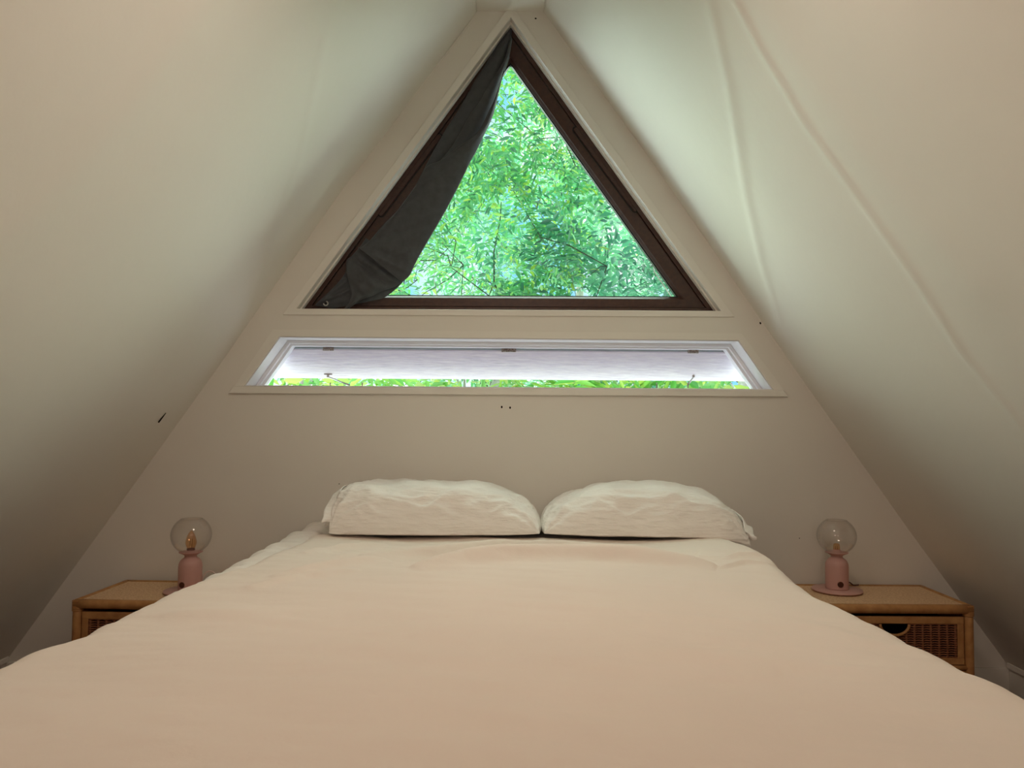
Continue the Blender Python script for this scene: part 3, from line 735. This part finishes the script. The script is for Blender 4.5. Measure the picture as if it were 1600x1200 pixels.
lamp((1.213, -0.135, NZ+.001), 'stub', math.radians(-90+24-20-10), 'pink globe lamp with a short stub bulb on the right nightstand',
     [(.036, .02, .012), (.050, .030, .022), (.066, .045, .020), (.085, .055, .008), (.105, .075, .003), (.12, .09, .002)], M['dark_cord'])

# ------------------------------------------------------------------ garden outside
gnd = obj('ground', box(-14, 14, 0.4, 26, -2.9, -2.8), M['bounce_ground']); gnd['kind'] = 'structure'  # unseen ground, kept pale so it reflects daylight onto the flap
def leaf_mesh(name, fr, size, nleaf, m, parent, droop=0.3, simple=False, wratio=0.30, seed=0):
    """fr: list of (pos, direction) for compound leaves; every leaflet is a small folded blade"""
    rs = np.random.RandomState(seed); pos = np.array([f[0] for f in fr]); dr = np.array([f[1] for f in fr]); N = len(fr)
    dr /= np.linalg.norm(dr, axis=1, keepdims=True)
    up = np.tile([0, 0, 1.0], (N, 1))+rs.normal(0, .45, (N, 3)); side = np.cross(dr, up); side /= np.linalg.norm(side, axis=1, keepdims=True)
    up = np.cross(side, dr); sz = size*rs.uniform(.7, 1.25, N); V = []; 
    allv = []
    pairs = nleaf//2
    for k in range(pairs*2+1):
        pr = k//2; sgn = 1 if k % 2 else -1
        if k == pairs*2: t = 1.0; ld = dr.copy(); ls = side.copy()
        else:
            t = (pr+.6)/pairs; ld = dr*.55+side*sgn*.95+up*rs.normal(0, .15, (N, 1))-np.array([0, 0, 1])*droop*rs.uniform(0, 1, (N, 1)); ls = np.cross(ld, up)
        ld /= np.linalg.norm(ld, axis=1, keepdims=True); ls /= np.linalg.norm(ls, axis=1, keepdims=True)+1e-9
        lu = np.cross(ls, ld)
        L = (sz*rs.uniform(.8, 1.15, N))[:, None]; w = L*wratio*rs.uniform(.8, 1.2, (N, 1))
        base = pos+dr*(sz*pairs*0.62*t)[:, None]-np.array([0, 0, 1])*(droop*sz*pairs*.35*t*t)[:, None]
        v = np.stack([base, base+ld*L*.35+ls*w*.5+lu*w*.16, base+ld*L*.72+ls*w*.34+lu*w*.10, base+ld*L-lu*L*.08, base+ld*L*.72-ls*w*.34+lu*w*.10, base+ld*L*.35-ls*w*.5+lu*w*.16], axis=1)
        allv.append(v)
    A = np.concatenate(allv, axis=0).reshape(-1, 3); nl = A.shape[0]//6
    me = bpy.data.meshes.new(name); me.vertices.add(len(A)); me.vertices.foreach_set('co', A.astype(np.float32).ravel())
    f = (np.arange(nl)[:, None]*6+np.array([[0, 1, 2, 3, 0, 3, 4, 5]])).ravel()
    me.loops.add(len(f)); me.loops.foreach_set('vertex_index', f.astype(np.int32))
    me.polygons.add(nl*2); me.polygons.foreach_set('loop_start', np.arange(nl*2, dtype=np.int32)*4)
    me.update(calc_edges=True); me.materials.append(m)
    o = bpy.data.objects.new(name, me); link(o, parent); return o
def branch_path(a, b, wob, n, rs):
    a = Vector(a); b = Vector(b); out = []
    L = (b-a).length
    for k in range(n+1):
        t = k/n; out.append(a.lerp(b, t)+Vector(rs.normal(0, 1, 3))*wob*L*math.sin(PI*t)/n**.5)
    return out
def tree(base, crown, rad, nfr, size, m, label, seed, trunk_r=.10, nb=10, nleaf=10, trunk_top=None, wratio=.30, droop=.3):
    rs = np.random.RandomState(seed); t = empty('leafy_tree', base, label, 'tree', 'trees outside the windows'); B = Vector(base)
    c = Vector(crown)-B
    top = Vector(trunk_top)-B if trunk_top else c
    obj('trunk', tube(branch_path((0, 0, 0), top, .06, 12, rs), trunk_r, 10, .35), M['bark'], t, smooth=True)
    fr = []; 
    for k in range(nb):
        st = Vector((0, 0, 0)).lerp(top, rs.uniform(.5, 1.0)); d = Vector(rs.normal(0, 1, 3)); d.normalize()
        en = c+Vector((d.x*rad[0], d.y*rad[1], d.z*rad[2]))*rs.uniform(.6, .95); pth = branch_path(st, en, .12, 9, rs)
        bo = obj('branch', tube(pth, trunk_r*rs.uniform(.05, .13), 6, .25), M['twig'] if rs.rand() < .6 else M['bark'], t, smooth=True)
        for j in range(2):
            p0 = pth[rs.randint(3, 9)]; p1 = p0+Vector(rs.normal(0, 1, 3))*rad[2]*.30; obj('twig', tube(branch_path(p0, p1, .15, 5, rs), trunk_r*.05, 5, .3), M['twig'], bo)
    clumps = []
    for k in range(max(6, nfr//11)):
        u = rs.normal(0, 1, 3); u /= np.linalg.norm(u); clumps.append((u, np.array(c)+u*np.array(rad)*rs.uniform(.15, 1)**(1/2.2)))
    for k in range(nfr):
        u, cc = clumps[rs.randint(len(clumps))]
        p = cc+rs.normal(0, 1, 3)*size*1.9; d = u*[1, .6, .5]+rs.normal(0, .6, 3)+[0, 0, -.15]; fr.append((p, d))
    leaf_mesh('foliage', fr, size, nleaf, m, t, droop, wratio=wratio, seed=seed+1)
    return t
# crowns are laid out over what the windows look at
tree((-2.3, 5.4, -2.8), (-0.75, 5.0, 2.6), (1.4, 1.0, 1.5), 540, .105, M['leaf_a'], 'bright green tree with pinnate leaves, close behind the curtain side of the window', 11, .13, trunk_top=(0.1, 5.1, 1.9), wratio=.34)
tree((2.9, 5.8, -2.8), (1.35, 5.2, 2.2), (1.3, 1.0, 1.3), 420, .12, M['leaf_b'], 'darker blue green tree low at the right of the triangular window', 23, wratio=.36)
tree((2.2, 4.4, -2.8), (0.10, 4.4, 4.0), (0.85, .8, .95), 460, .10, M['leaf_a'], 'sunlit green crown filling the top of the triangular window', 31, nb=7, trunk_top=(1.9, 4.4, 3.4))
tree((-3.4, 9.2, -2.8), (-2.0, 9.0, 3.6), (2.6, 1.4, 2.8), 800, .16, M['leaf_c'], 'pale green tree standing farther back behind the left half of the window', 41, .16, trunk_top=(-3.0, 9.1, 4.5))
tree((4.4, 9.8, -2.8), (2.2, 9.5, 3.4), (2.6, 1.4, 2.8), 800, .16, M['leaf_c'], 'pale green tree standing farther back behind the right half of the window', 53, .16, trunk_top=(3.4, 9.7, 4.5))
tree((1.6, 12.5, -2.8), (0.2, 12.2, 6.4), (3.2, 1.4, 2.6), 380, .19, M['leaf_a'], 'tall tree farthest back, seen high in the middle of the window', 61, .15, trunk_top=(1.2, 12.3, 5.5))
tree((-0.9, 2.9, -2.8), (-0.95, 2.9, 1.05), (1.35, .5, .42), 420, .11, M['leaf_y'], 'yellow green leaves seen through the left of the low slot window', 71, .05, nb=6, nleaf=8, wratio=.40)
tree((1.0, 2.8, -2.8), (1.10, 2.8, 0.98), (1.20, .5, .34), 380, .13, M['leaf_y'], 'large yellow green leaves seen through the right of the low slot window', 83, .05, nb=6, nleaf=8, wratio=.42)
